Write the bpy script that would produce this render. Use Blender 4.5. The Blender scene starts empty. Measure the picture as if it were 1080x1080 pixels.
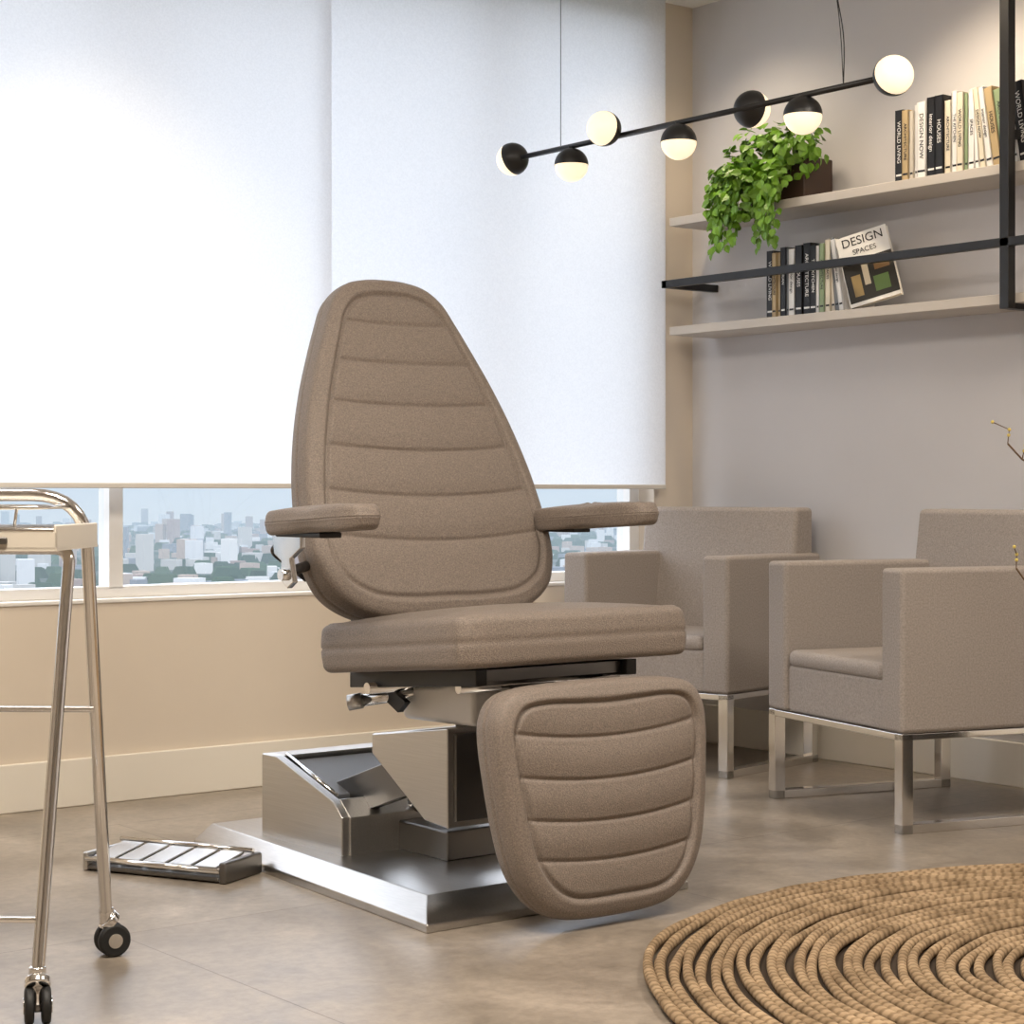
import bpy, bmesh, math, random
import numpy as np
from mathutils import Vector, Matrix
random.seed(7)
S = bpy.context.scene
S.view_settings.view_transform = 'Standard'
S.view_settings.look = 'None'

# ------------------------------------------------------------------ helpers
def link(o, parent=None):
    S.collection.objects.link(o)
    if parent is not None:
        o.parent = parent
    return o

def empty(name, loc=(0, 0, 0), rotz=0):
    e = bpy.data.objects.new(name, None)
    e.empty_display_size = 0.1
    e.location = loc
    e.rotation_euler = (0, 0, rotz)
    return link(e)

def srgb(r, g, b):
    def f(c):
        c /= 255.0
        return c / 12.92 if c <= 0.04045 else ((c + 0.055) / 1.055) ** 2.4
    return (f(r), f(g), f(b), 1)

def mat(name, col, rough=0.5, metal=0.0, nscale=None, ncol=0.08, bump=0.0, bscale=None,
        emit=None, estr=0.0, stretch=None, coat=0.0, sheen=0.0):
    m = bpy.data.materials.new(name)
    m.use_nodes = True
    nt = m.node_tree
    p = nt.nodes['Principled BSDF']
    p.inputs['Base Color'].default_value = col
    p.inputs['Roughness'].default_value = rough
    p.inputs['Metallic'].default_value = metal
    p.inputs['Coat Weight'].default_value = coat
    p.inputs['Sheen Weight'].default_value = sheen
    if emit:
        p.inputs['Emission Color'].default_value = emit
        p.inputs['Emission Strength'].default_value = estr
    if nscale or bump:
        tc = nt.nodes.new('ShaderNodeTexCoord')
        vec = tc.outputs['Object']
        if stretch:
            mp = nt.nodes.new('ShaderNodeMapping')
            mp.inputs['Scale'].default_value = stretch
            nt.links.new(vec, mp.inputs[0])
            vec = mp.outputs[0]
    if nscale:
        n = nt.nodes.new('ShaderNodeTexNoise')
        n.inputs['Scale'].default_value = nscale
        n.inputs['Detail'].default_value = 5
        nt.links.new(vec, n.inputs['Vector'])
        r = nt.nodes.new('ShaderNodeValToRGB')
        r.color_ramp.elements[0].position = 0.3
        r.color_ramp.elements[1].position = 0.7
        r.color_ramp.elements[0].color = tuple(c * (1 - ncol) for c in col[:3]) + (1,)
        r.color_ramp.elements[1].color = tuple(min(1, c * (1 + ncol)) for c in col[:3]) + (1,)
        nt.links.new(n.outputs['Fac'], r.inputs[0])
        nt.links.new(r.outputs[0], p.inputs['Base Color'])
    if bump:
        n2 = nt.nodes.new('ShaderNodeTexNoise')
        n2.inputs['Scale'].default_value = bscale or 200
        n2.inputs['Detail'].default_value = 3
        nt.links.new(vec, n2.inputs['Vector'])
        b = nt.nodes.new('ShaderNodeBump')
        b.inputs['Strength'].default_value = bump
        b.inputs['Distance'].default_value = 0.002
        nt.links.new(n2.outputs['Fac'], b.inputs['Height'])
        nt.links.new(b.outputs[0], p.inputs['Normal'])
    return m

def mesh_obj(name, verts, faces, m, parent=None, smooth=False):
    me = bpy.data.meshes.new(name)
    me.from_pydata([tuple(v) for v in verts], [], faces)
    if m is not None:
        me.materials.append(m)
    if smooth:
        me.polygons.foreach_set('use_smooth', [True] * len(me.polygons))
    me.update()
    return link(bpy.data.objects.new(name, me), parent)

def bevel(o, w, seg=3):
    md = o.modifiers.new('bevel', 'BEVEL')
    md.width = w
    md.segments = seg
    md.limit_method = 'ANGLE'
    md.angle_limit = math.radians(40)
    o.data.polygons.foreach_set('use_smooth', [True] * len(o.data.polygons))
    wn = o.modifiers.new('wn', 'WEIGHTED_NORMAL')
    wn.keep_sharp = False
    return o

def box(name, x0, x1, y0, y1, z0, z1, m, parent=None, bv=0.0, seg=3):
    v = [(x0, y0, z0), (x1, y0, z0), (x1, y1, z0), (x0, y1, z0),
         (x0, y0, z1), (x1, y0, z1), (x1, y1, z1), (x0, y1, z1)]
    f = [(0, 3, 2, 1), (4, 5, 6, 7), (0, 1, 5, 4), (1, 2, 6, 5), (2, 3, 7, 6), (3, 0, 4, 7)]
    o = mesh_obj(name, v, f, m, parent)
    if bv:
        bevel(o, bv, seg)
    return o

def prism(name, prof, x0, x1, m, parent=None, bv=0.0):
    """profile in (y,z), extruded along x"""
    n = len(prof)
    v = [(x0, p[0], p[1]) for p in prof] + [(x1, p[0], p[1]) for p in prof]
    f = [tuple(range(n)), tuple(reversed(range(n, 2 * n)))]
    f += [(i, i + n, (i + 1) % n + n, (i + 1) % n) for i in range(n)]
    o = mesh_obj(name, v, f, m, parent)
    bm = bmesh.new(); bm.from_mesh(o.data)
    bmesh.ops.recalc_face_normals(bm, faces=bm.faces)
    bm.to_mesh(o.data); bm.free()
    if bv:
        bevel(o, bv, 2)
    return o

def cyl(name, a, b, r, m, parent=None, r2=None, seg=32, bv=0.0):
    a = Vector(a); b = Vector(b)
    d = b - a
    bm = bmesh.new()
    bmesh.ops.create_cone(bm, cap_ends=True, segments=seg, radius1=r, radius2=r if r2 is None else r2, depth=d.length)
    M = Matrix.Translation((a + b) / 2) @ d.to_track_quat('Z', 'Y').to_matrix().to_4x4()
    bmesh.ops.transform(bm, matrix=M, verts=bm.verts)
    me = bpy.data.meshes.new(name)
    bm.to_mesh(me); bm.free()
    me.materials.append(m)
    o = link(bpy.data.objects.new(name, me), parent)
    if bv:
        bevel(o, bv, 3)
    else:
        for p in me.polygons:
            p.use_smooth = len(p.vertices) == 4
    return o

def rpath(pts, rad, n=8):
    pts = [Vector(p) for p in pts]
    out = [pts[0]]
    for i in range(1, len(pts) - 1):
        p = pts[i]
        d0 = (pts[i - 1] - p); d1 = (pts[i + 1] - p)
        r = min(rad, d0.length * 0.49, d1.length * 0.49)
        a = p + d0.normalized() * r
        b = p + d1.normalized() * r
        for k in range(n + 1):
            t = k / n
            out.append((1 - t) ** 2 * a + 2 * t * (1 - t) * p + t * t * b)
    out.append(pts[-1])
    return out

def tube(name, pts, r, m, parent=None, rad=0.0, cyclic=False):
    if rad:
        pts = rpath(pts, rad)
    cu = bpy.data.curves.new(name, 'CURVE')
    cu.dimensions = '3D'
    cu.bevel_depth = r
    cu.bevel_resolution = 5
    cu.use_fill_caps = True
    sp = cu.splines.new('POLY')
    sp.points.add(len(pts) - 1)
    for q, p in zip(sp.points, pts):
        q.co = (p[0], p[1], p[2], 1)
    sp.use_cyclic_u = cyclic
    sp.use_smooth = True
    cu.materials.append(m)
    return link(bpy.data.objects.new(name, cu), parent)

def catmull(pts, closed=True, n=24):
    P = [np.array(p, float) for p in pts]
    N = len(P)
    out = []
    for i in range(N):
        p0, p1, p2, p3 = P[(i - 1) % N], P[i], P[(i + 1) % N], P[(i + 2) % N]
        for k in range(n):
            t = k / n
            out.append(0.5 * ((2 * p1) + (-p0 + p2) * t + (2 * p0 - 5 * p1 + 4 * p2 - p3) * t * t +
                              (-p0 + 3 * p1 - 3 * p2 + p3) * t ** 3))
    return np.array(out)

def resample(poly, N):
    q = np.vstack([poly, poly[:1]])
    L = np.concatenate([[0], np.cumsum(np.linalg.norm(np.diff(q, axis=0), axis=1))])
    s = np.linspace(0, L[-1], N, endpoint=False)
    return np.stack([np.interp(s, L, q[:, 0]), np.interp(s, L, q[:, 1])], 1)

def padded_panel(name, outline, T, seams, border, m, parent, M, crown=0.012, rho=0.022,
                 smile=0.12, N=420, K=95, cy=None, depth=0.010):
    P = resample(catmull(outline), N)
    c = np.array([0.0, cy if cy is not None else P[:, 1].mean()])
    D = P - c
    R = np.linalg.norm(D, axis=1)
    U = D / R[:, None]
    rings = []
    def ring(rad, z):
        xy = c + U * rad[:, None]
        zz = z if isinstance(z, np.ndarray) else np.full(N, z)
        rings.append(np.column_stack([xy, zz]))
    for k in range(1, K + 1):
        f = k / K
        rad = (R - rho) * f
        e = R - rad
        xy = c + U * rad[:, None]
        z = T / 2 + crown * (1 - f ** 2) * np.ones(N)
        z += 0.0030 * np.exp(-((e - border + .004) / 0.009) ** 2)
        z -= 0.0085 * np.exp(-((e - border - 0.010) / 0.0060) ** 2)
        ins = 1 / (1 + np.exp(-(e - border - 0.012) / 0.004))
        for s in seams:
            ys = s + smile * (xy[:, 0] ** 2) 
            dy = xy[:, 1] - ys
            z -= ins * depth * (0.5 * np.exp(-(dy / 0.0045) ** 2) + 0.5 * np.exp(-(dy / 0.024) ** 2))
        ring(rad, z)
    for j in range(1, 7):
        a = j / 6 * math.pi / 2
        ring(R - rho + rho * math.sin(a), T / 2 - rho + rho * math.cos(a))
    h = T / 2 - rho
    for t in (0.5, 0.15, 0.0, -0.15, -0.5, -1.0):
        bul = 0.003 * (1 - t * t) - (0.003 if t == 0.0 else 0)
        ring(R + bul, h * t)
    for j in range(1, 7):
        a = j / 6 * math.pi / 2
        ring(R - rho + rho * math.cos(a), -h - rho * math.sin(a))
    for f in (0.8, 0.5, 0.2):
        ring((R - rho) * f, -T / 2)
    V = [(c[0], c[1], T / 2 + crown)]
    for r in rings:
        V += [tuple(x) for x in r]
    V.append((c[0], c[1], -T / 2))
    F = [(0, 1 + i, 1 + (i + 1) % N) for i in range(N)]
    for k in range(len(rings) - 1):
        a = 1 + k * N; b = a + N
        F += [(a + i, b + i, b + (i + 1) % N, a + (i + 1) % N) for i in range(N)]
    a = 1 + (len(rings) - 1) * N
    last = len(V) - 1
    F += [(a + i, last, a + (i + 1) % N) for i in range(N)]
    V = [M @ Vector(v) for v in V]
    o = mesh_obj(name, V, F, m, parent, smooth=True)
    bm = bmesh.new(); bm.from_mesh(o.data)
    bmesh.ops.recalc_face_normals(bm, faces=bm.faces)
    bm.to_mesh(o.data); bm.free()
    return o

def frame(x, y, z, o):
    M = Matrix.Identity(4)
    for i, v in enumerate((x, y, z, o)):
        for j in range(3):
            M[j][i] = v[j]
    return M

# ------------------------------------------------------------------ materials
M_wall_r = mat('wall_grey_paint', srgb(208, 205, 205), 0.85, nscale=3, ncol=0.02, bump=0.08, bscale=90)
M_wall_w = mat('wall_beige_paint', srgb(222, 210, 194), 0.8, nscale=3, ncol=0.02, bump=0.05, bscale=90)
M_wall_b = mat('wall_taupe_paint', srgb(172, 162, 150), 0.85, nscale=3, ncol=0.02)
M_base = mat('baseboard_paint', srgb(238, 232, 220), 0.5)
M_ceil = mat('ceiling_paint', srgb(238, 235, 230), 0.9)
M_frame = mat('window_frame_paint', srgb(236, 233, 228), 0.4)
M_up = mat('taupe_upholstery', srgb(124, 112, 102), 0.55, nscale=330, ncol=0.34, bump=0.8, bscale=380, sheen=.1)
M_fab = mat('armchair_fabric', srgb(154, 145, 138), 0.9, nscale=200, ncol=0.18, bump=0.6, bscale=350)
M_chrome = mat('chrome', srgb(232, 231, 230), 0.12, 1.0)
M_steel = mat('brushed_steel', srgb(196, 194, 191), 0.3, 1.0, nscale=6, ncol=0.06, stretch=(60, 1, 60))
M_steel_d = mat('dark_steel', srgb(122, 120, 118), 0.35, 1.0)
M_panel_g = mat('grey_cover', srgb(120, 122, 126), 0.4, 0.5)
M_black = mat('black_metal', srgb(26, 25, 25), 0.4)
M_rubber = mat('black_rubber', srgb(20, 20, 20), 0.6)
M_plast = mat('cream_plastic', srgb(234, 231, 226), 0.35)
M_shelf = mat('shelf_laminate', srgb(198, 190, 180), 0.55, nscale=20, ncol=0.04, stretch=(1, 0.1, 1))
M_pot = mat('dark_planter', srgb(62, 44, 34), 0.5)
M_leaf = mat('leaf_green', srgb(108, 152, 40), 0.42, nscale=14, ncol=0.5)
M_twig = mat('twig_bark', srgb(96, 72, 48), 0.8)
M_bud = mat('twig_blossom', srgb(206, 184, 96), 0.7)

def floor_mat():
    m = bpy.data.materials.new('stone_tile_floor'); m.use_nodes = True
    nt = m.node_tree; p = nt.nodes['Principled BSDF']
    tc = nt.nodes.new('ShaderNodeTexCoord')
    br = nt.nodes.new('ShaderNodeTexBrick')
    br.offset = 0.5
    br.inputs['Scale'].default_value = 1.0
    br.inputs['Brick Width'].default_value = 1.2
    br.inputs['Row Height'].default_value = 1.2
    br.inputs['Mortar Size'].default_value = 0.002
    br.inputs['Mortar Smooth'].default_value = 0.3
    br.inputs['Bias'].default_value = 0
    br.inputs['Color1'].default_value = srgb(156, 146, 134)
    br.inputs['Color2'].default_value = srgb(149, 139, 128)
    br.inputs['Mortar'].default_value = srgb(118, 109, 99)
    nt.links.new(tc.outputs['Object'], br.inputs['Vector'])
    def noise(sc, det, rough, dist=0.0):
        n = nt.nodes.new('ShaderNodeTexNoise'); n.inputs['Scale'].default_value = sc
        n.inputs['Detail'].default_value = det; n.inputs['Roughness'].default_value = rough
        n.inputs['Distortion'].default_value = dist
        nt.links.new(tc.outputs['Object'], n.inputs['Vector'])
        return n
    n = noise(2.6, 9, .66, .6)
    r = nt.nodes.new('ShaderNodeValToRGB')
    r.color_ramp.elements[0].position = 0.34; r.color_ramp.elements[0].color = (0.58, 0.56, 0.53, 1)
    r.color_ramp.elements[1].position = 0.66; r.color_ramp.elements[1].color = (1.2, 1.18, 1.15, 1)
    nt.links.new(n.outputs['Fac'], r.inputs[0])
    nb = noise(38, 6, .7)
    rb = nt.nodes.new('ShaderNodeValToRGB')
    rb.color_ramp.elements[0].position = 0.32; rb.color_ramp.elements[0].color = (0.80, 0.80, 0.80, 1)
    rb.color_ramp.elements[1].position = 0.62; rb.color_ramp.elements[1].color = (1.06, 1.06, 1.06, 1)
    nt.links.new(nb.outputs['Fac'], rb.inputs[0])
    def mul(a, b):
        mx = nt.nodes.new('ShaderNodeMix'); mx.data_type = 'RGBA'; mx.blend_type = 'MULTIPLY'
        mx.inputs[0].default_value = 1.0
        nt.links.new(a, mx.inputs[6]); nt.links.new(b, mx.inputs[7])
        return mx.outputs[2]
    nt.links.new(mul(mul(br.outputs['Color'], r.outputs[0]), rb.outputs[0]), p.inputs['Base Color'])
    r2 = nt.nodes.new('ShaderNodeMapRange'); r2.inputs[3].default_value = 0.2; r2.inputs[4].default_value = 0.46
    nt.links.new(n.outputs['Fac'], r2.inputs[0]); nt.links.new(r2.outputs[0], p.inputs['Roughness'])
    b = nt.nodes.new('ShaderNodeBump'); b.inputs['Strength'].default_value = 0.3; b.inputs['Distance'].default_value = 0.002
    inv = nt.nodes.new('ShaderNodeMath'); inv.operation = 'SUBTRACT'; inv.inputs[0].default_value = 1
    nt.links.new(br.outputs['Fac'], inv.inputs[1]); nt.links.new(inv.outputs[0], b.inputs['Height'])
    nt.links.new(b.outputs[0], p.inputs['Normal'])
    return m
M_floor = floor_mat()

def blind_mat():
    m = bpy.data.materials.new('roller_blind_fabric'); m.use_nodes = True
    nt = m.node_tree
    nt.nodes.remove(nt.nodes['Principled BSDF'])
    out = nt.nodes['Material Output']
    tc = nt.nodes.new('ShaderNodeTexCoord')
    n = nt.nodes.new('ShaderNodeTexNoise'); n.inputs['Scale'].default_value = 170
    nt.links.new(tc.outputs['Object'], n.inputs['Vector'])
    r = nt.nodes.new('ShaderNodeValToRGB')
    r.color_ramp.elements[0].position = 0.3; r.color_ramp.elements[0].color = (0.81, 0.815, 0.835, 1)
    r.color_ramp.elements[1].position = 0.7; r.color_ramp.elements[1].color = (0.87, 0.875, 0.895, 1)
    nt.links.new(n.outputs['Fac'], r.inputs[0])
    d = nt.nodes.new('ShaderNodeBsdfDiffuse'); t = nt.nodes.new('ShaderNodeBsdfTranslucent')
    mx = nt.nodes.new('ShaderNodeMixShader'); mx.inputs[0].default_value = 0.6
    nt.links.new(r.outputs[0], d.inputs[0]); nt.links.new(r.outputs[0], t.inputs[0])
    nt.links.new(d.outputs[0], mx.inputs[1]); nt.links.new(t.outputs[0], mx.inputs[2])
    nt.links.new(mx.outputs[0], out.inputs[0])
    return m
M_blind = blind_mat()

def glass_mat():
    m = bpy.data.materials.new('window_glass'); m.use_nodes = True
    nt = m.node_tree
    nt.nodes.remove(nt.nodes['Principled BSDF'])
    out = nt.nodes['Material Output']
    a = nt.nodes.new('ShaderNodeBsdfTransparent'); g = nt.nodes.new('ShaderNodeBsdfGlossy')
    g.inputs['Roughness'].default_value = 0.02
    a.inputs[0].default_value = (0.95, 0.98, 1, 1)
    mx = nt.nodes.new('ShaderNodeMixShader'); mx.inputs[0].default_value = 0.04
    nt.links.new(a.outputs[0], mx.inputs[1]); nt.links.new(g.outputs[0], mx.inputs[2])
    nt.links.new(mx.outputs[0], out.inputs[0])
    return m
M_glass = glass_mat()

# ------------------------------------------------------------------ room shell
XR, YW, ZC = 4.88, 5.165, 2.67
XL, YB = -1.6, -1.6
box('floor', XL - .2, XR + .2, YB - .2, YW + .25, -0.1, 0, M_floor)
box('ceiling', XL - .2, XR + .2, YB - .2, YW + .25, ZC, ZC + .1, M_ceil)
box('wall_right', XR, XR + .2, YB - .2, YW + .25, 0, ZC, M_wall_r)
box('wall_left', XL - .2, XL, YB, YW, 0, ZC, M_wall_b)
box('wall_rear', XL, XR, YB - .2, YB, 0, ZC, M_wall_b)
wx0, wx1, wz0, wz1 = 0.55, 4.69, 0.58, 2.64
ww = empty('wall_window')
box('lower_wall', XL, XR, YW, YW + .2, 0, wz0, M_wall_w, ww)
box('pier_right', wx1, XR, YW, YW + .2, wz0, ZC, M_wall_w, ww)
box('pier_left', XL, wx0, YW, YW + .2, wz0, ZC, M_wall_w, ww)
box('lintel', wx0, wx1, YW, YW + .2, wz1, ZC, M_wall_w, ww)
box('baseboard_window', XL, XR - .016, YW - .016, YW, 0, .137, M_base, bv=.004)
box('baseboard_right', XR - .016, XR, YB, YW, 0, .137, M_base, bv=.004)
wi = empty('window_1')
fy0, fy1 = YW + .05, YW + .12
box('sill', wx0, wx1, YW - .006, YW + .2, wz0, wz0 + .012, M_frame, wi, bv=.003)
box('rail_bottom', wx0, wx1, fy0, fy1, wz0 + .012, wz0 + .045, M_frame, wi, bv=.003)
box('rail_top', wx0, wx1, fy0, fy1, wz1 - .03, wz1, M_frame, wi)
for i, x in enumerate((wx0 + .03, 1.25, 2.60, 3.95, wx1 - .05)):
    box('mullion_%d' % i, x - .022, x + .022, fy0, fy1, wz0 + .04, wz1 - .02, M_frame, wi)
box('glass', wx0 + .02, wx1 - .02, YW + .083, YW + .087, wz0 + .03, wz1 - .02, M_glass, wi)

M_hem = mat('blind_hem', srgb(214, 210, 204), .6)
def blind(x0, x1, y, name='roller_blind'):
    e = empty(name)
    mesh_obj('fabric', [(x0, y, .93), (x1, y, .93), (x1, y, ZC - .003), (x0, y, ZC - .003)], [(0, 1, 2, 3)], M_blind, e)
    box('hem_bar', x0, x1, y - .005, y + .005, .914, .930, M_hem, e, bv=.003)
blind(3.225, 4.70, 5.115)
blind(1.84, 3.262, 5.075)
blind(0.45, 1.88, 5.115)

# ------------------------------------------------------------------ city outside
def city_haze_mat(name, attr=True, col=None):
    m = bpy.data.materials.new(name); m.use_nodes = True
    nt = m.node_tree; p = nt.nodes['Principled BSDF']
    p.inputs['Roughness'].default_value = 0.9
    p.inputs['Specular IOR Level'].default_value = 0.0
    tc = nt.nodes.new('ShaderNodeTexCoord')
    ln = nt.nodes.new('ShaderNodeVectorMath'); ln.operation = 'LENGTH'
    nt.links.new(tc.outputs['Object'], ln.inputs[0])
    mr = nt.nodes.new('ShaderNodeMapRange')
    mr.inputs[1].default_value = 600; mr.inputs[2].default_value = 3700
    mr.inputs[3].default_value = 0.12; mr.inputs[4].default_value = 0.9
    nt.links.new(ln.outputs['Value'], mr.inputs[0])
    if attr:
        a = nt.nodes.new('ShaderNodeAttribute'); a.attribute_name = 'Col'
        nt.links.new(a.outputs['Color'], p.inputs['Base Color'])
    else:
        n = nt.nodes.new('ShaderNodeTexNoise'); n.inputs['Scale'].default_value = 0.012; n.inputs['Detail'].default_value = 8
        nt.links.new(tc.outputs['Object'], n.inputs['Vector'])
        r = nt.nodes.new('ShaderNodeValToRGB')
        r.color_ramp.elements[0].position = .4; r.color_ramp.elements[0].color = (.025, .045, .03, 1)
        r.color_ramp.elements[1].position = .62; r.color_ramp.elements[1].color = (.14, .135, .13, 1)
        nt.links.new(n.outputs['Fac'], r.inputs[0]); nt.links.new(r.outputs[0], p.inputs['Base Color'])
    em = nt.nodes.new('ShaderNodeEmission')  # aerial haze painted into the material as emission that grows with distance
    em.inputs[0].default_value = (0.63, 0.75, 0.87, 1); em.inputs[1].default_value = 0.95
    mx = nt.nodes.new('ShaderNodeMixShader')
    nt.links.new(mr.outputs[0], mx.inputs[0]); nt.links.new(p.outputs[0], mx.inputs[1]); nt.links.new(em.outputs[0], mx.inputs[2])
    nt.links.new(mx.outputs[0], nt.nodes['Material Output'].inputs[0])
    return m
GZ = -60
def city():
    V = []; F = []; C = []
    rnd = random.Random(3)
    pal = [(.42, .40, .37), (.55, .54, .53), (.30, .22, .19), (.18, .19, .21), (.58, .56, .53), (.36, .28, .23)]
    green = [(.03, .055, .03), (.04, .07, .035), (.025, .045, .025)]
    base = [(0, 3, 2, 1), (4, 5, 6, 7), (0, 1, 5, 4), (1, 2, 6, 5), (2, 3, 7, 6), (3, 0, 4, 7)]
    for i in range(8200):
        d = 800 + 2850 * rnd.random() ** 0.8
        a = rnd.uniform(-0.75, 1.25)
        x, y = d * math.sin(a), d * math.cos(a)
        tree = rnd.random() < 0.42
        if tree:
            w, l, h = rnd.uniform(8, 26), rnd.uniform(8, 26), rnd.uniform(4, 9)
            c = rnd.choice(green)
        else:
            tall = rnd.random() < 0.14
            w, l = rnd.uniform(6, 15), rnd.uniform(6, 15)
            h = rnd.uniform(14, 34) if tall else rnd.uniform(3, 10)
            c = rnd.choice(pal)
        th = rnd.uniform(0, 1.5); cs, sn = math.cos(th), math.sin(th)
        b = len(V)
        for z in (GZ, GZ + h):
            for sx, sy in ((-1, -1), (1, -1), (1, 1), (-1, 1)):
                k = 0.6 if (tree and z > GZ) else 1
                px, py = sx * w / 2 * k, sy * l / 2 * k
                V.append((x + px * cs - py * sn, y + px * sn + py * cs, z))
        for f in base:
            F.append(tuple(b + j for j in f)); C.append(c)
    o = mesh_obj('city_buildings', V, F, city_haze_mat('city_facades_hazed'))
    ca = o.data.color_attributes.new('Col', 'FLOAT_COLOR', 'CORNER')
    arr = np.ones((len(F) * 4, 4), dtype=np.float32)
    arr[:, :3] = np.repeat(np.array(C, dtype=np.float32), 4, axis=0)
    ca.data.foreach_set('color', arr.ravel())
    n = 64
    R = 3700
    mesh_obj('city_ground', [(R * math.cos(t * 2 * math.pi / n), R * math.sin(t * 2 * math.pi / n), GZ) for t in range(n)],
             [tuple(range(n))], city_haze_mat('city_ground_hazed', attr=False))
city()

# ------------------------------------------------------------------ treatment chair
tc_ = empty('treatment_chair')
CX = 2.665
def sym(half):
    r = [(w, y) for w, y in half]
    l = [(-w, y) for w, y in reversed(half) if w > 0]
    return r + l
back_half = [(0, 0), (.13, .003), (.235, .02), (.31, .065), (.343, .13), (.350, .2), (.343, .28), (.328, .38),
             (.300, .49), (.265, .59), (.226, .68), (.188, .76), (.158, .815), (.115, .851), (.058, .866), (0, .869)]
al = math.radians(19)
n_ = (0, -math.cos(al), math.sin(al)); u_ = (0, math.sin(al), math.cos(al))
T = .10
BX = CX + .040
o0 = Vector((BX, 3.672, .612)) - Vector(n_) * T / 2
padded_panel('backrest', sym(back_half), T, [.74, .635, .525, .41, .295, .185], .040, M_up, tc_,
             frame((1, 0, 0), u_, n_, o0), crown=.012, cy=.38, rho=.026, smile=.25, N=520, K=110)
leg_half = [(0, 0), (.10, .004), (.165, .02), (.215, .06), (.25, .12), (.270, .2), (.284, .3), (.290, .38),
            (.284, .43), (.256, .468), (.20, .483), (.10, .488), (0, .489)]
al = math.radians(6)
n_ = (0, -math.cos(al), math.sin(al)); u_ = (0, math.sin(al), math.cos(al))
T = .095
o1 = Vector((CX - .002, 3.03, .022)) - Vector(n_) * T / 2
padded_panel('leg_rest', sym(leg_half), T, [.372, .285, .20, .12], .036, M_up, tc_,
             frame((1, 0, 0), u_, n_, o1), crown=.014, cy=.26, rho=.026, smile=.35, N=460, K=95)
al = math.radians(5)
hw, hl = .320, .285
seat = [(0, -hl), (.15, -hl), (.27, -hl + .002), (.307, -hl + .018), (hw, -hl + .06), (hw, 0), (hw, hl - .06), (.307, hl - .018),
        (.27, hl - .002), (.15, hl), (0, hl)]
padded_panel('seat', sym(seat), .108, [], .028, M_up, tc_,
             frame((1, 0, 0), (0, math.cos(al), -math.sin(al)), (0, math.sin(al), math.cos(al)), (CX + .006, 3.445, .570)),
             crown=.026, cy=0, rho=.02, N=360, K=60)
def arm(x, side, y0, y1):
    nm = 'right' if side < 0 else 'left'
    hl2 = (y1 - y0) / 2; ym = (y0 + y1) / 2
    out = []
    for k in range(24):
        t = 2 * math.pi * k / 24
        c, s = math.cos(t), math.sin(t)
        out.append((.046 * math.copysign(abs(c) ** .6, c), hl2 * math.copysign(abs(s) ** .45, s)))
    a2 = math.radians(3)
    padded_panel('armrest_pad_' + nm, out, .054, [], .2, M_up, tc_,
                 frame((1, 0, 0), (0, math.cos(a2), -math.sin(a2)), (0, math.sin(a2), math.cos(a2)), (x, ym, .842)),
                 crown=.006, cy=0, rho=.020, N=160, K=14)
    xi = BX + side * .32
    if side < 0:
        box('armrest_plate_' + nm, x - .028, x + .028, ym - .04, y1 - .05, .804, .816, M_black, tc_, bv=.003)
        prism('armrest_bracket_' + nm, [(3.60, .81), (3.72, .81), (3.71, .765), (3.68, .75), (3.685, .71), (3.655, .69),
                                        (3.63, .705), (3.645, .755), (3.60, .78)], x - .007, x + .007, M_chrome, tc_, bv=.002)
        cyl('armrest_pivot_' + nm, (x, 3.665, .725), (xi, 3.80, .735), .012, M_black, tc_)
        cyl('armrest_knob_' + nm, (x - .018, 3.665, .72), (x + .01, 3.665, .72), .013, M_chrome, tc_)
    else:
        box('armrest_plate_' + nm, x - .028, x + .028, 3.62, y1 - .02, .804, .816, M_black, tc_, bv=.003)
    tube('armrest_stay_' + nm, [(x - side * .02, y1 - .05, .81), (x - side * .03, 3.79, .77), (xi, 3.82, .70)], .006, M_black, tc_, rad=.03)
arm(2.240, -1, 3.335, 3.720); arm(3.050, 1, 3.365, 3.80)
def loop(hf, hr, y0, y1, z):
    return [(CX - hf, y0, z), (CX + hf, y0, z), (CX + hr, y1, z), (CX - hr, y1, z)]
v = loop(.365, .265, 3.22, 4.38, .0) + loop(.365, .265, 3.22, 4.38, .018) + loop(.315, .235, 3.29, 4.34, .062)
f = [(0, 3, 2, 1)] + [(a + i, a + (i + 1) % 4, b + (i + 1) % 4, b + i) for a, b in ((0, 4), (4, 8)) for i in range(4)] + [(8, 9, 10, 11)]
bevel(mesh_obj('base_plate', v, f, M_steel, tc_), .003, 2)
hx0, hx1 = 2.445, 2.905
sidep = [(3.76, .06), (4.12, .06), (4.12, .262), (4.05, .262), (3.80, .185), (3.76, .15)]
prism('housing_side_right', sidep, hx0, hx0 + .022, M_steel, tc_, bv=.003)
prism('housing_side_left', sidep, hx1 - .022, hx1, M_steel, tc_, bv=.003)
prism('housing_core', [(3.80, .06), (4.11, .06), (4.11, .24), (4.05, .24), (3.82, .165), (3.80, .14)], hx0 + .02, hx1 - .02, M_steel_d, tc_)
prism('housing_rear_rim', [(4.06, .23), (4.12, .23), (4.12, .262), (4.05, .262)], hx0 + .02, hx1 - .02, M_steel, tc_, bv=.002)
prism('housing_front_rim', [(3.755, .06), (3.78, .06), (3.845, .178), (3.80, .187), (3.755, .15)], hx0 + .02, hx1 - .02, M_steel, tc_, bv=.002)
prism('housing_cover', [(3.86, .165), (4.05, .228), (4.046, .25), (3.856, .187)], hx0 + .05, hx1 - .05, M_panel_g, tc_, bv=.002)
for k, xx in enumerate((hx0 + .036, hx1 - .036)):
    cyl('housing_rail_%d' % k, (xx, 3.84, .19), (xx, 4.06, .262), .006, M_chrome, tc_)
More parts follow.
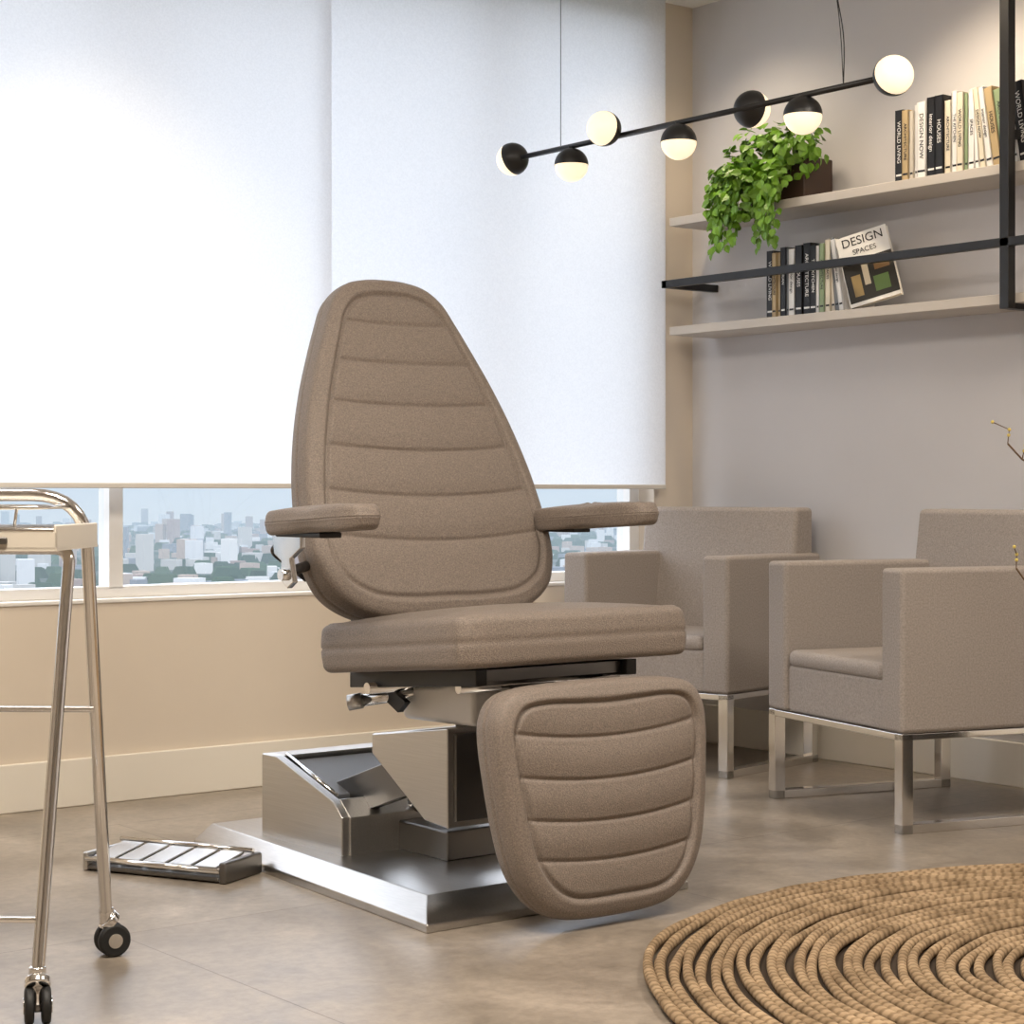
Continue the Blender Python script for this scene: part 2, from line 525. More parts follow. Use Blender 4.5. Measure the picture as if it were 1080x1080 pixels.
for k, xx in enumerate((2.53, 2.77)):
    prism('lift_arm_%d' % k, [(4.0, .12), (4.0, .18), (3.55, .33), (3.48, .30), (3.50, .25), (3.9, .12)], xx, xx + .03, M_steel_d, tc_, bv=.003)
box('lift_block', 2.60, 2.77, 3.56, 3.78, .06, .13, M_steel_d, tc_, bv=.006)
cyl('lift_piston', (2.66, 3.86, .12), (2.66, 3.55, .26), .022, M_chrome, tc_)
prism('lift_housing', [(3.72, .345), (3.72, .30), (3.51, .172), (3.423, .165), (3.423, .386)], 2.50, 2.83, M_steel, tc_, bv=.004)
box('lift_front_cover', 2.515, 2.815, 3.412, 3.424, .18, .372, M_steel_d, tc_, bv=.003)
prism('swivel_cover', [(3.37, .39), (3.64, .385), (3.64, .43), (3.60, .462), (3.50, .47), (3.42, .49), (3.37, .47)], 2.53, 2.80, M_plast, tc_, bv=.012)
cyl('swivel_column', (CX, 3.5, .36), (CX, 3.5, .50), .07, M_steel_d, tc_)
for k, xx in enumerate((2.44, 2.86)):
    prism('seat_rail_%d' % k, [(3.24, .495), (3.72, .455), (3.72, .49), (3.24, .53)], xx, xx + .03, M_black, tc_, bv=.002)
prism('seat_tray', [(3.26, .50), (3.70, .465), (3.70, .485), (3.26, .525)], 2.47, 2.86, M_steel_d, tc_)
cyl('cross_rod_1', (2.42, 3.62, .462), (2.91, 3.62, .462), .013, M_chrome, tc_)
cyl('cross_rod_2', (2.46, 3.33, .482), (2.91, 3.33, .482), .011, M_chrome, tc_)
cyl('actuator', (2.45, 3.70, .425), (2.58, 3.56, .455), .014, M_chrome, tc_)
cyl('actuator_end', (2.432, 3.713, .421), (2.455, 3.69, .427), .018, M_steel, tc_)
prism('tilt_link', [(3.70, .49), (3.74, .47), (3.60, .405), (3.57, .43)], 2.49, 2.505, M_black, tc_)
prism('tilt_link_b', [(3.70, .49), (3.74, .47), (3.60, .405), (3.57, .43)], 2.82, 2.835, M_black, tc_)
for k, xx in enumerate((2.52, 2.78)):
    prism('back_strut_%d' % k, [(3.62, .47), (3.70, .455), (3.86, .62), (3.98, .95), (3.95, .96), (3.80, .66), (3.66, .50)], xx, xx + .03, M_steel_d, tc_, bv=.002)
box('leg_hinge', 2.52, 2.81, 3.14, 3.26, .45, .49, M_steel_d, tc_, bv=.004)
prism('leg_strut', [(3.15, .2), (3.18, .2), (3.42, .30), (3.42, .34)], 2.62, 2.71, M_steel_d, tc_)

# ------------------------------------------------------------------ foot control
fc = empty('foot_pedal_control', (2.200, 4.125, 0), math.radians(-63))
prism('body', [(-.078, .004), (.078, .004), (.078, .030), (.055, .042), (-.055, .026), (-.078, .014)], -.185, .185, M_steel_d, fc, bv=.004)
for i in range(5):
    x = -.178 + i * .0715
    prism('pedal_%d' % i, [(-.066, .028), (.056, .046), (.056, .053), (-.066, .036)], x, x + .062, M_steel, fc, bv=.003)
cyl('guard_bar', (-.19, -.078, .03), (.19, -.078, .03), .007, M_chrome, fc)
cyl('guard_bar_top', (-.19, .062, .055), (.19, .062, .055), .006, M_chrome, fc)
box('end_cap', .185, .205, -.08, .08, .0, .050, M_steel_d, fc, bv=.006)
box('end_cap_b', -.2, -.185, -.08, .08, .0, .045, M_steel, fc, bv=.006)

# ------------------------------------------------------------------ trolley (left)
tr = empty('instrument_trolley')
C1 = Vector((1.395, 3.092, 0)); C2 = Vector((1.700, 3.452, 0))
e_ = (C2 - C1).normalized(); l_ = Vector((-e_.y, e_.x, 0)); W_ = (C2 - C1).length
Ltr = .72
def P(e, l, z):
    q = C1 + e_ * e + l_ * l
    return Vector((q.x, q.y, z))
cz = .075
tube('frame_loop_near', [P(0, 0, cz), P(W_ * .44, .0, .80), P(W_ * .44, .08, .80), P(W_ * .44, Ltr - .08, .80), P(W_ * .44, Ltr, .80), P(0, Ltr, cz)], .0115, M_chrome, tr, rad=.03)
tube('frame_loop_far', [P(W_, 0, cz), P(W_ * .66, 0.0, .897), P(W_ * .66, Ltr, .897), P(W_, Ltr, cz)], .0125, M_chrome, tr, rad=.10)
tube('rung_low', [P(W_ * .06, 0, .168), P(W_ * .06, Ltr, .168)], .006, M_chrome, tr)
tube('rung_mid', [P(W_ * .80, 0, .49), P(W_ * .80, Ltr, .49)], .006, M_chrome, tr)
tray = bpy.data.objects.new('tray_axis', None); link(tray, tr)
tray.matrix_world = frame(l_, e_ * -1, Vector((0, 0, 1)), P(.04 + .15, -.022, .80))
M_tray = mat('tray_cream_metal', srgb(216, 208, 194), .35, .1)
box('tray_floor', 0, Ltr + .05, -.13, .15, 0, .006, M_tray, tray)
box('tray_lip_near', 0, Ltr + .05, .143, .15, 0, .034, M_tray, tray, bv=.003)
box('tray_lip_far', 0, Ltr + .05, -.13, -.123, 0, .034, M_tray, tray, bv=.003)
box('tray_lip_end', 0, .006, -.13, .15, 0, .045, M_tray, tray, bv=.003)
box('tray_lip_end_b', Ltr + .044, Ltr + .05, -.13, .15, 0, .045, M_tray, tray, bv=.003)
tube('tray_rim', [(0.01, .147, .036), (Ltr + .04, .147, .036), (Ltr + .04, -.127, .036), (.01, -.127, .036)], .006, M_chrome, tray, rad=.03, cyclic=True)
tube('basket_rail', [(.05, .13, .075), (Ltr, .13, .075), (Ltr, -.11, .075), (.05, -.11, .075)], .004, M_chrome, tray, rad=.05, cyclic=True)
for i in range(9):
    x = .075 + i * .068
    tube('basket_wire_%d' % i, [(x, .13, .075), (x + .012, .12, .012), (x + .03, .12, .012), (x + .042, .13, .075)], .0028, M_chrome, tray, rad=.01)
box('latch', .085, .13, .15, .158, .012, .024, M_steel_d, tray, bv=.003)
for k, (c, l) in enumerate(((0, 0), (W_, 0), (0, Ltr), (W_, Ltr))):
    b = P(c, l, 0)
    r = .032
    ax = Vector((math.cos(.5 + k), math.sin(.5 + k), 0))
    if k == 0: ax = Vector((.787, -.616, 0)) * .8 + Vector((.6, .7, 0)) * .25
    if k == 1: ax = Vector((.6, .75, 0)) * -1 + Vector((.6, -.45, 0)) * .7
    ax.normalize()
    off = Vector((ax.y, -ax.x, 0)) * .012
    if k == 1: off = -off
    wc = b + off
    for s in (-1, 1):
        a = wc + ax * s * .006; bb = wc + ax * s * .022
        cyl('caster_%d_wheel_%d' % (k, s), (a.x, a.y, r), (bb.x, bb.y, r), r, M_rubber, tr, bv=.006)
        c2 = wc + ax * s * .0242
        cyl('caster_%d_cap_%d' % (k, s), (bb.x, bb.y, r), (c2.x, c2.y, r), .014, M_chrome, tr)
    cyl('caster_%d_axle' % k, (wc - ax * .02).to_tuple()[:2] + (r,), (wc + ax * .02).to_tuple()[:2] + (r,), .012, M_steel_d, tr)
    cyl('caster_%d_fork' % k, (wc.x, wc.y, r), (b.x, b.y, .075), .013, M_chrome, tr)
    cyl('caster_%d_hood' % k, (wc.x, wc.y, .062), (b.x, b.y, .074), .022, M_chrome, tr, bv=.004)
    cyl('caster_%d_stem' % k, (b.x, b.y, .062), (b.x, b.y, .095), .0145, M_chrome, tr, bv=.003)

# ------------------------------------------------------------------ armchairs
def armchair(loc, rot, D=.62, W=.70):
    e = empty('armchair', loc, rot)
    z0 = .265
    for k, y in enumerate((0, W - .10)):
        box('arm_%d' % k, 0, D, y, y + .10, z0, .70, M_fab, e, bv=.014, seg=4)
    box('seat_base', .012, D - .02, .095, W - .095, z0, .40, M_fab, e, bv=.012)
    box('seat_cushion', .005, D - .14, .103, W - .103, .395, .445, M_fab, e, bv=.022, seg=5)
    o = prism('backrest', [(D - .02, z0 + .005), (D - .02, .852), (D - .12, .852), (D - .17, .42), (D - .17, z0 + .005)], .018, W - .018, M_fab, e)
    for vv in o.data.vertices:
        vv.co.x, vv.co.y = vv.co.y, vv.co.x
    o.data.flip_normals()
    bevel(o, .016, 4)
    s = .036
    for k, y in enumerate((.003, W - .003 - s)):
        box('sled_%d_front' % k, .003, .003 + s, y, y + s, 0, z0, M_chrome, e, bv=.002)
        box('sled_%d_rear' % k, D - .015 - s, D - .015, y, y + s, 0, z0, M_chrome, e, bv=.002)
        box('sled_%d_bottom' % k, .003, D - .015, y, y + s, 0, .026, M_chrome, e, bv=.002)
        box('sled_%d_top' % k, .003, D - .015, y, y + s, z0 - .018, z0 - .001, M_chrome, e, bv=.002)
    box('cross_front', .003, .03, .02, W - .02, z0 - .02, z0 - .001, M_chrome, e, bv=.002)
    box('cross_rear', D - .03, D - .012, .02, W - .02, z0 - .02, z0 - .001, M_chrome, e, bv=.002)
    return e
armchair((3.945, 3.378, 0), math.radians(-15), D=.64, W=.69)
armchair((4.285, 4.375, 0), math.radians(11), D=.55, W=.67)

# ------------------------------------------------------------------ rug
def rope_mat():
    m = bpy.data.materials.new('jute_rope'); m.use_nodes = True
    nt = m.node_tree; p = nt.nodes['Principled BSDF']
    p.inputs['Roughness'].default_value = .9
    p.inputs['Specular IOR Level'].default_value = .2
    uv = nt.nodes.new('ShaderNodeUVMap'); uv.uv_map = 'UVMap'
    wv = nt.nodes.new('ShaderNodeTexWave'); wv.wave_type = 'BANDS'; wv.bands_direction = 'DIAGONAL'
    wv.inputs['Scale'].default_value = 1.3
    wv.inputs['Distortion'].default_value = 3.0
    wv.inputs['Detail'].default_value = 3
    nt.links.new(uv.outputs[0], wv.inputs['Vector'])
    tc = nt.nodes.new('ShaderNodeTexCoord')
    n = nt.nodes.new('ShaderNodeTexNoise'); n.inputs['Scale'].default_value = 14; n.inputs['Detail'].default_value = 7
    nt.links.new(tc.outputs['Object'], n.inputs['Vector'])
    r0 = nt.nodes.new('ShaderNodeValToRGB')
    r0.color_ramp.elements[0].position = .3; r0.color_ramp.elements[0].color = srgb(128, 107, 82)
    r0.color_ramp.elements[1].position = .7; r0.color_ramp.elements[1].color = srgb(180, 155, 124)
    nt.links.new(n.outputs['Fac'], r0.inputs[0])
    r1 = nt.nodes.new('ShaderNodeValToRGB')
    r1.color_ramp.elements[0].position = .05; r1.color_ramp.elements[0].color = (.62, .60, .57, 1)
    r1.color_ramp.elements[1].position = .6; r1.color_ramp.elements[1].color = (1, 1, 1, 1)
    nt.links.new(wv.outputs['Fac'], r1.inputs[0])
    mx = nt.nodes.new('ShaderNodeMix'); mx.data_type = 'RGBA'; mx.blend_type = 'MULTIPLY'; mx.inputs[0].default_value = 1
    nt.links.new(r0.outputs[0], mx.inputs[6]); nt.links.new(r1.outputs[0], mx.inputs[7])
    nt.links.new(mx.outputs[2], p.inputs['Base Color'])
    b = nt.nodes.new('ShaderNodeBump'); b.inputs['Strength'].default_value = .7; b.inputs['Distance'].default_value = .002
    nt.links.new(wv.outputs['Fac'], b.inputs['Height']); nt.links.new(b.outputs[0], p.inputs['Normal'])
    return m
def rug():
    cx, cy, R, sp = 3.205, 1.955, 1.082, .0245
    rr = .0103
    rnd = np.random.RandomState(2)
    r = .03; th = 0.0
    step = .0085
    ph = rnd.rand(8) * 6.28
    ths = []; rads = []
    while r < R:
        ths.append(th)
        wob = .0
        turn = th / (2 * math.pi)
        for j in range(6):
            wob += math.sin(th * (2 + j * 1.37) + ph[j] + turn * (0.30 * (j + 1))) * .0042 / (1 + j * .25)
        rads.append(r + wob * min(1, r * 3))
        dth = step / max(r, .03)
        th += dth
        r = .03 + sp * th / (2 * math.pi)
    th = np.array(ths); rad = np.array(rads)
    n = len(th)
    s = np.arange(n) * step
    P0 = np.column_stack([cx + rad * np.cos(th), cy + rad * np.sin(th), np.zeros(n)])
    P0[:, 2] = rr + .005 + .0022 * np.sin(s * 3.1) + .0015 * np.sin(s * 7.7)
    Tn = np.gradient(P0, axis=0); Tn /= np.linalg.norm(Tn, axis=1)[:, None]
    Bn = np.cross(np.array([0, 0, 1.0]), Tn); Bn /= np.linalg.norm(Bn, axis=1)[:, None]
    Un = np.cross(Tn, Bn)
    K = 9
    rrs = rr * (1 + .09 * np.sin(s * 23.0 + 2 * np.sin(s * 5.1)))
    rrs *= np.clip((s[-1] - s) / .03, 0.02, 1)
    V = np.zeros((n, K, 3))
    for k in range(K):
        a = 2 * math.pi * k / K
        V[:, k] = P0 + (Bn * math.cos(a) + Un * math.sin(a)) * rrs[:, None]
    idx = np.arange(n - 1)[:, None] * K
    k = np.arange(K)[None, :]
    a = idx + k; b = idx + (k + 1) % K
    F = np.stack([a, b, b + K, a + K], -1).reshape(-1, 4)
    me = bpy.data.meshes.new('coil')
    me.from_pydata(V.reshape(-1, 3).tolist(), [], F.tolist())
    me.polygons.foreach_set('use_smooth', [True] * len(me.polygons))
    su = s / .05
    ii = np.repeat(np.arange(n - 1), K); kk = np.tile(np.arange(K), n - 1)
    uv = np.zeros((len(F), 4, 2), dtype=np.float32)
    v0 = kk / K * .6; v1 = (kk + 1) / K * .6
    uv[:, 0] = np.column_stack([su[ii], v0]); uv[:, 1] = np.column_stack([su[ii], v1])
    uv[:, 2] = np.column_stack([su[ii + 1], v1]); uv[:, 3] = np.column_stack([su[ii + 1], v0])
    ul = me.uv_layers.new(name='UVMap')
    ul.data.foreach_set('uv', uv.ravel())
    me.materials.append(rope_mat())
    e = empty('round_jute_rug')
    link(bpy.data.objects.new('coil', me), e)
    m = 96
    vb = [(cx + (R - .03) * math.cos(2 * math.pi * i / m), cy + (R - .03) * math.sin(2 * math.pi * i / m), .0) for i in range(m)]
    vt = [(x, y, .007) for x, y, z in vb]
    mesh_obj('backing', vb + vt, [tuple(reversed(range(m))), tuple(range(m, 2 * m))] + [(i, (i + 1) % m, m + (i + 1) % m, m + i) for i in range(m)],
             mat('jute_backing', srgb(56, 44, 32), .95), e)
rug()

# ------------------------------------------------------------------ shelves + frame
sh = empty('wall_shelf_unit')
SX = 4.66
for k, z in enumerate((1.857, 1.472)):
    box('board_%d' % k, SX, XR, 2.4, 5.05, z - .015, z + .015, M_shelf, sh, bv=.002)
b2 = .0165
for k, y in enumerate((3.575, 2.45)):
    box('post_%d' % k, SX - .035, SX - .002, y - b2, y + b2, 1.44, ZC, M_black, sh, bv=.002)
    box('post_foot_%d' % k, SX - .002, XR, y - b2, y + b2, 1.44, 1.457, M_black, sh)
    box('post_wall_%d' % k, XR - .03, XR, y - b2 - .09, y + b2 - .09, 1.44, ZC, M_black, sh, bv=.002)
    box('post_arm_%d' % k, SX - .002, XR, y - b2, y + b2, 1.94, 1.965, M_black, sh)
box('rail', SX - .035, SX - .012, 2.4, 5.05, 1.622, 1.648, M_black, sh, bv=.002)
box('rail_return', SX - .035, XR, 5.03, 5.055, 1.622, 1.648, M_black, sh, bv=.002)

# ------------------------------------------------------------------ books
pages = mat('book_pages', srgb(232, 224, 206), .8)
bookmats = {}
def bm_(c):
    if c not in bookmats:
        bookmats[c] = mat('book_cover_%d' % len(bookmats), srgb(*c), .45)
    return bookmats[c]
K_, Wt, TAN, CR, GR, GY, BR, BE = (24, 23, 24), (236, 234, 230), (190, 166, 124), (226, 216, 194), (150, 168, 128), (120, 122, 124), (92, 60, 38), (208, 198, 182)
def text(body, loc, size, m, parent, xa, ya):
    cu = bpy.data.curves.new('title', 'FONT'); cu.body = body; cu.size = size
    cu.align_x = 'CENTER'; cu.align_y = 'CENTER'; cu.extrude = .0003
    cu.materials.append(m)
    o = link(bpy.data.objects.new('title', cu), parent)
    xa = Vector(xa); ya = Vector(ya)
    o.matrix_local = frame(xa, ya, xa.cross(ya), loc)
    return o
titles = {0: 'WORLD LIVING', 3: 'BRIAN', 4: 'DESIGN NOW', 5: 'interior design', 2: 'SPACES', 6: 'HOUSES', 8: 'THE KITCHEN'}
def books(y_start, z, spec, seedv, title=True):
    root = empty('row_of_books')
    y = y_start; rnd = random.Random(seedv)
    for i, (c, th, h, lean) in enumerate(spec):
        dep = rnd.uniform(.15, .165)
        x0 = SX + .02 + rnd.uniform(0, .008)
        b = bpy.data.objects.new('book_%d' % i, None); link(b, root)
        b.location = (x0, y, z)
        L = math.radians(lean)
        b.rotation_euler = (-L, 0, 0)
        mm = bm_(c)
        box('spine', 0, .004, -th, 0, 0, h, mm, b, bv=.0012)
        box('cover_a', 0, dep, -.003, 0, 0, h, mm, b)
        box('cover_b', 0, dep, -th, -th + .003, 0, h, mm, b)
        box('pages', .003, dep - .004, -th + .003, -.003, .003, h - .004, pages, b)
        tcol = bm_(Wt) if sum(c) < 330 else bm_(K_)
        if title and th > .018:
            text(titles.get(i % 9, 'ARCHITECTURE'), (-.0006, -th / 2, h * .55), min(.022, th * .62), tcol, b, (0, 0, -1), (0, -1, 0))
        box('label', -.0006, .001, -th + .004, -.004, h * .08, h * .08 + .006, tcol, b)
        y -= th / math.cos(L) + .0015
    return y
z1 = 1.8725
books(4.04, z1, [(K_, .03, .225, 0), (TAN, .026, .22, 0), (BE, .018, .215, 0), (Wt, .012, .23, 0), (Wt, .036, .235, 0), (K_, .032, .245, 0),
                  (K_, .032, .245, 0), (CR, .024, .225, 0), (Wt, .022, .25, 0), (CR, .026, .24, 0), (GR, .014, .235, 0), (Wt, .024, .235, 0),
                  (Wt, .018, .245, 5), (CR, .022, .245, 7), (Wt, .024, .245, 9), (TAN, .03, .24, 9), (GR, .03, .23, 9), (Wt, .03, .22, 9), (K_, .04, .24, 9)], 1)
z2 = 1.4875
yend = books(4.60, z2, [(K_, .03, .225, 0), (TAN, .02, .215, 0), (TAN, .014, .215, 0), (K_, .024, .23, 0), (GY, .012, .225, 0), (Wt, .026, .22, 0), (K_, .03, .23, 0), (K_, .032, .235, 0), (K_, .028, .225, 0),
                 (Wt, .014, .22, 0), (GR, .022, .225, 0), (CR, .022, .235, 0), (BE, .018, .24, 3), (GY, .02, .24, 6), (Wt, .02, .235, 10)], 2)
# leaning display book (front cover turned to the room, leaning on the row)
db = empty('leaning_display_book', (0, 0, 0))
xa = Vector((.42, -.91, 0)).normalized()
nrm = Vector((-.90, -.42, .12)).normalized()
nrm = (nrm - xa * nrm.dot(xa)).normalized()
ya = nrm.cross(xa)
bk = bpy.data.objects.new('volume', None); link(bk, db)
bk.matrix_world = frame(xa, ya, nrm, Vector((4.665, yend - .045, z2 + .002))) @ Matrix.Rotation(math.radians(15), 4, 'Z')
WB = .165
box('back_cover', 0, WB, 0, .235, -.026, -.023, bm_(Wt), bk)
box('front_cover', 0, WB, 0, .235, -.003, 0, bm_(Wt), bk)
box('spine', -.003, 0, 0, .235, -.026, 0, bm_(Wt), bk)
box('pages', .003, WB - .004, .003, .232, -.023, -.003, pages, bk)
box('cover_picture', 0.0, WB, .012, .150, 0, .0008, bm_((34, 32, 28)), bk)
for i, (a, b_, c_, d_, col) in enumerate(((.02, .05, .03, .10, (150, 128, 84)), (.06, .08, .06, .13, (190, 180, 160)), (.09, .14, .03, .08, (84, 110, 60)), (.10, .15, .10, .135, (110, 84, 52)))):
    box('cover_patch_%d' % i, a, b_, c_, d_, .0008, .0014, bm_(col), bk)
text('DESIGN', (WB / 2, .210, .001), .040, bm_(K_), bk, (1, 0, 0), (0, 1, 0))
text('SPACES', (WB / 2, .175, .001), .024, bm_(K_), bk, (1, 0, 0), (0, 1, 0))

# ------------------------------------------------------------------ potted trailing plant
def plant():
    e = empty('potted_trailing_plant')
    rnd = random.Random(11)
    zt = 1.872
    box('planter', SX + .05, SX + .19, 4.45, 4.72, zt, zt + .145, M_pot, e, bv=.006)
    V = []; F = []
    def leaf(p, nrm, up, s):
        nrm = nrm.normalized()
        t = (up - nrm * up.dot(nrm))
        if t.length < 1e-3: t = Vector((1, 0, 0))
        t.normalize(); sd = t.cross(nrm)
        b = len(V)
        shp = [(0, 0, 0), (.35, .18, .08), (.5, .5, .10), (.34, .82, .04), (0, 1.15, -.12), (-.34, .82, .04), (-.5, .5, .10), (-.35, .18, .08), (0, .5, -.02)]
        for x, y, z in shp:
            V.append(p + (sd * x + t * y + nrm * z) * s)
        for i in range(8):
            F.append((b + i, b + (i + 1) % 8, b + 8))
    blobs = [((4.71, 4.50, 2.05), (.08, .12, .085), 190), ((4.70, 4.63, 2.04), (.08, .12, .10), 210), ((4.68, 4.74, 1.97), (.07, .09, .09), 150),
             ((4.61, 4.66, 1.90), (.045, .14, .10), 190), ((4.62, 4.54, 1.94), (.045, .10, .07), 100)]
    for c, r, n in blobs:
        for i in range(n):
            d = Vector((rnd.gauss(0, 1), rnd.gauss(0, 1), rnd.gauss(0, 1))).normalized()
            k = rnd.uniform(.5, 1.2)
            p = Vector((c[0] + d.x * r[0] * k, c[1] + d.y * r[1] * k, c[2] + d.z * r[2] * k))
            if p.x > 4.84: p.x = 4.84
            if p.x > SX - .03 and p.z < zt + .04: p.z = zt + .04 + rnd.random() * .05
            up = Vector((rnd.gauss(-.3, .5), rnd.gauss(0, .6), rnd.gauss(-.4, .6)))
            leaf(p, d + Vector((rnd.gauss(-.3, .5), rnd.gauss(-.2, .5), .5)), up, rnd.uniform(.022, .036))
    for i in range(22):
        y = rnd.uniform(4.48, 4.78); x = SX - rnd.uniform(.03, .075)
        zb = 1.90 - rnd.uniform(.05, .19)
        pts = [Vector((4.72, y - .03, 2.0)), Vector((x, y, 1.97)), Vector((x - .01, y + rnd.uniform(-.02, .02), zb))]
        path = rpath(pts, .08)
        tube('vine_%d' % i, path, .0014, M_leaf, e)
        z = 1.95
        while z > zb:
            leaf(Vector((x + rnd.uniform(-.02, .012), y + rnd.uniform(-.025, .025), z)), Vector((-1, rnd.uniform(-.8, .5), rnd.uniform(0, .6))),
                 Vector((0, rnd.uniform(-.6, .6), -1)), rnd.uniform(.022, .032))
            z -= rnd.uniform(.010, .02)
    mesh_obj('foliage', V, F, M_leaf, e, smooth=False)
plant()

# ------------------------------------------------------------------ pendant lamp
pl = empty('linear_globe_pendant_lamp')
PX, PZ = 3.70, 1.934
M_globe = mat('opal_glass_globe', srgb(250, 236, 214), .25, emit=(1.0, .82, .56, 1), estr=.85)
cyl('rod', (PX, 4.72, PZ), (PX, 3.20, PZ), .008, M_black, pl)
def globe(i, c, axis, r=.050):
    c = Vector(c); ax = Vector(axis).normalized()
    for nm, m, sgn in (('glass', M_globe, 1), ('cap', M_black, -1)):
        V = []; F = []
        n, k = 32, 12
        z_ = ax * sgn
        x_ = z_.orthogonal().normalized(); y_ = z_.cross(x_)
        rr = r if sgn > 0 else r * 1.02
        for a in range(k + 1):
            t = a / k * math.pi / 2
            for b in range(n):
                p = 2 * math.pi * b / n
                V.append(c + z_ * rr * math.cos(t) + (x_ * math.cos(p) + y_ * math.sin(p)) * rr * math.sin(t))
        for a in range(k):
            for b in range(n):
                F.append((a * n + b, (a + 1) * n + b, (a + 1) * n + (b + 1) % n, a * n + (b + 1) % n))
        mesh_obj('%s_%d' % (nm, i), V, F, m, pl, smooth=True)
globe(1, (PX, 4.725, PZ), (-.2, 1, -.3))
globe(2, (PX, 4.44, PZ - .056), (0, 0, -1))
globe(3, (PX - .045, 4.24, PZ + .018), (-1, -.15, .1))
globe(4, (PX, 3.972, PZ - .054), (0, 0, -1))
globe(5, (PX + .045, 3.73, PZ + .005), (1, 0, -.1))
globe(6, (PX, 3.50, PZ - .052), (0, 0, -1))
globe(7, (PX, 3.195, PZ), (-.45, -1, .25))
for i, y in enumerate((4.44, 3.972, 3.50)):
    cyl('stub_%d' % i, (PX, y, PZ), (PX, y, PZ - .02), .01, M_black, pl)
cyl('wire_1', (PX, 4.49, PZ), (PX, 4.49, ZC), .0012, M_black, pl, seg=8)
tube('wire_2', [(PX, 3.36, PZ), (PX, 3.37, 2.1), (PX, 3.41, 2.3), (PX, 3.43, 2.5), (PX, 3.43, ZC)], .0012, M_black, pl, rad=.1)
tube('wire_3', [(PX, 3.36, PZ), (PX, 3.355, 2.06), (PX, 3.39, 2.2), (PX, 3.43, 2.45), (PX, 3.43, ZC)], .0016, M_black, pl, rad=.1)
cyl('ceiling_rose', (PX, 3.43, ZC - .025), (PX, 3.43, ZC), .05, M_black, pl)

# ------------------------------------------------------------------ vase with dry branches (mostly out of frame right)
vz = empty('vase_with_dry_branches', (4.25, 2.755, 0))
prof = [(0.0, 0.0), (.075, .0), (.105, .08), (.115, .2), (.095, .34), (.055, .43), (.06, .46), (.045, .46), (.045, .40), (0, .38)]
V = []; F = []
n = 40
for r, z in prof:
    for k in range(n):
        V.append((r * math.cos(2 * math.pi * k / n), r * math.sin(2 * math.pi * k / n), z))
for a in range(len(prof) - 1):
    for k in range(n):
        F.append((a * n + k, a * n + (k + 1) % n, (a + 1) * n + (k + 1) % n, (a + 1) * n + k))
mesh_obj('vase', V, F, mat('vase_ceramic', srgb(70, 66, 62), .5), vz, smooth=True)
rnd = random.Random(5)
bud = bmesh.new()
def twigs(i, s, p, sp=.035):
    q = p + Vector((rnd.gauss(0, sp), rnd.gauss(0, sp), .035))
    q2 = q + Vector((rnd.gauss(0, .02), rnd.gauss(0, .02), .02))
    tube('twig_%d_%d' % (i, s), [p, q, q2], .0014, M_twig, vz)
    for c in (p.lerp(q, .6), q, q2):
        bmesh.ops.create_icosphere(bud, subdivisions=1, radius=.005, matrix=Matrix.Translation(c))
for i in range(8):
    a = rnd.uniform(0, 6.28)
    tilt = rnd.uniform(.15, .32)
    p = Vector((0, 0, .42)); d = Vector((math.cos(a) * tilt, math.sin(a) * tilt, 1)).normalized()
    pts = [p.copy()]
    for s in range(7):
        d = (d + Vector((rnd.gauss(0, .12), rnd.gauss(0, .12), rnd.gauss(0, .05)))).normalized()
        p = p + d * .08
        pts.append(p.copy())
        if s > 1:
            twigs(i, s, p)
    tube('branch_%d' % i, pts, .0026, M_twig, vz)
for i, pts in enumerate(([(0, 0, .42), (-.05, .08, .65), (-.12, .18, .84), (-.19, .25, .95), (-.225, .30, .985), (-.25, .325, 1.025)],
                         [(0, 0, .42), (-.09, .12, .56), (-.17, .23, .63), (-.21, .29, .665), (-.235, .31, .71)])):
    pts = [Vector(p) for p in pts]
    tube('leaning_branch_%d' % i, pts, .0024, M_twig, vz)
    for s, p in enumerate(pts[-3:]):
        twigs(20 + i, s, p, .012)
me = bpy.data.meshes.new('buds'); bud.to_mesh(me); bud.free(); me.materials.append(M_bud)
link(bpy.data.objects.new('buds', me), vz)

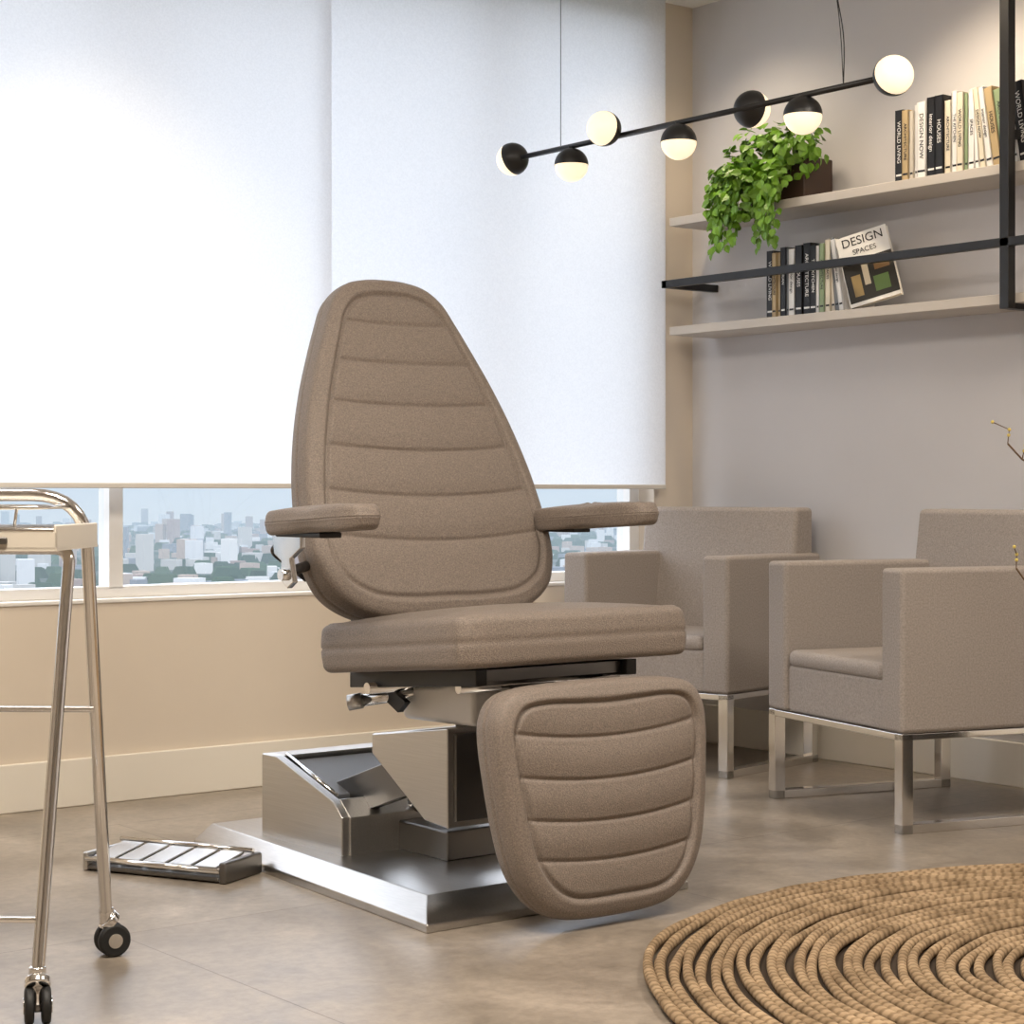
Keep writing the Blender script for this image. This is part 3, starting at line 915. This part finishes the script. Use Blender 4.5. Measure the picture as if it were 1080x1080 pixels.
# ------------------------------------------------------------------ lights
def area(name, loc, rot, sx, sy, power, col):
    l = bpy.data.lights.new(name, 'AREA'); l.shape = 'RECTANGLE'; l.size = sx; l.size_y = sy
    l.energy = power; l.color = col
    o = bpy.data.objects.new(name, l); o.location = loc; o.rotation_euler = rot
    return link(o)
def spot(name, loc, target, power, col, ang=70, blend=.8, size=.06):
    l = bpy.data.lights.new(name, 'SPOT'); l.energy = power; l.color = col
    l.spot_size = math.radians(ang); l.spot_blend = blend; l.shadow_soft_size = size
    o = bpy.data.objects.new(name, l); o.location = loc
    o.rotation_euler = (Vector(target) - Vector(loc)).to_track_quat('-Z', 'Y').to_euler()
    return link(o)
warm = (1.0, .90, .78)
area('added_ceiling_light', (1.0, 2.0, ZC - .01), (0, 0, 0), .9, .9, 102, warm)  # unseen area light, added with the next two for warm room light
area('added_ceiling_light', (3.3, 1.6, ZC - .01), (0, 0, 0), .9, .9, 54, warm)
area('added_ceiling_light', (0.8, 3.7, ZC - .01), (0, 0, 0), .7, .7, 20, warm)
spot('ceiling_downlight', (2.3, 4.3, ZC - .02), (2.6, 5.2, .5), 72, (1, .84, .62), 75)
spot('ceiling_downlight', (4.35, 3.75, ZC - .02), (4.7, 3.7, 1.5), 46, (1, .82, .6), 110)
spot('ceiling_downlight', (4.35, 4.75, ZC - .02), (4.7, 4.7, 1.5), 24, (1, .82, .6), 110)

# ------------------------------------------------------------------ world
w = bpy.data.worlds.new('sky'); S.world = w; w.use_nodes = True
nt = w.node_tree
bg = nt.nodes['Background']
tcw = nt.nodes.new('ShaderNodeTexCoord')
sep = nt.nodes.new('ShaderNodeSeparateXYZ')
nt.links.new(tcw.outputs['Generated'], sep.inputs[0])
cr = nt.nodes.new('ShaderNodeValToRGB')
mr = nt.nodes.new('ShaderNodeMapRange'); mr.inputs[1].default_value = -.1; mr.inputs[2].default_value = 1.0
nt.links.new(sep.outputs['Z'], mr.inputs[0]); nt.links.new(mr.outputs[0], cr.inputs[0])
el = cr.color_ramp.elements
el[0].position = .075; el[0].color = (.80, .87, .94, 1)
el[1].position = 1.0; el[1].color = (3.2, 3.28, 3.6, 1)
x = el.new(.12); x.color = (.72, .84, .97, 1)
x = el.new(.22); x.color = (3.5, 3.55, 3.85, 1)
nt.links.new(cr.outputs[0], bg.inputs[0])
bg.inputs[1].default_value = 1.0

# ------------------------------------------------------------------ camera
cam = bpy.data.cameras.new('camera'); cam.lens = 68.1; cam.sensor_width = 36
cam.shift_y = -20 / 1080; cam.clip_end = 9000; cam.clip_start = .05
co = link(bpy.data.objects.new('camera', cam))
co.location = (0, 0, .9); co.rotation_euler = (math.radians(90), 0, math.radians(-38.05))
S.camera = co
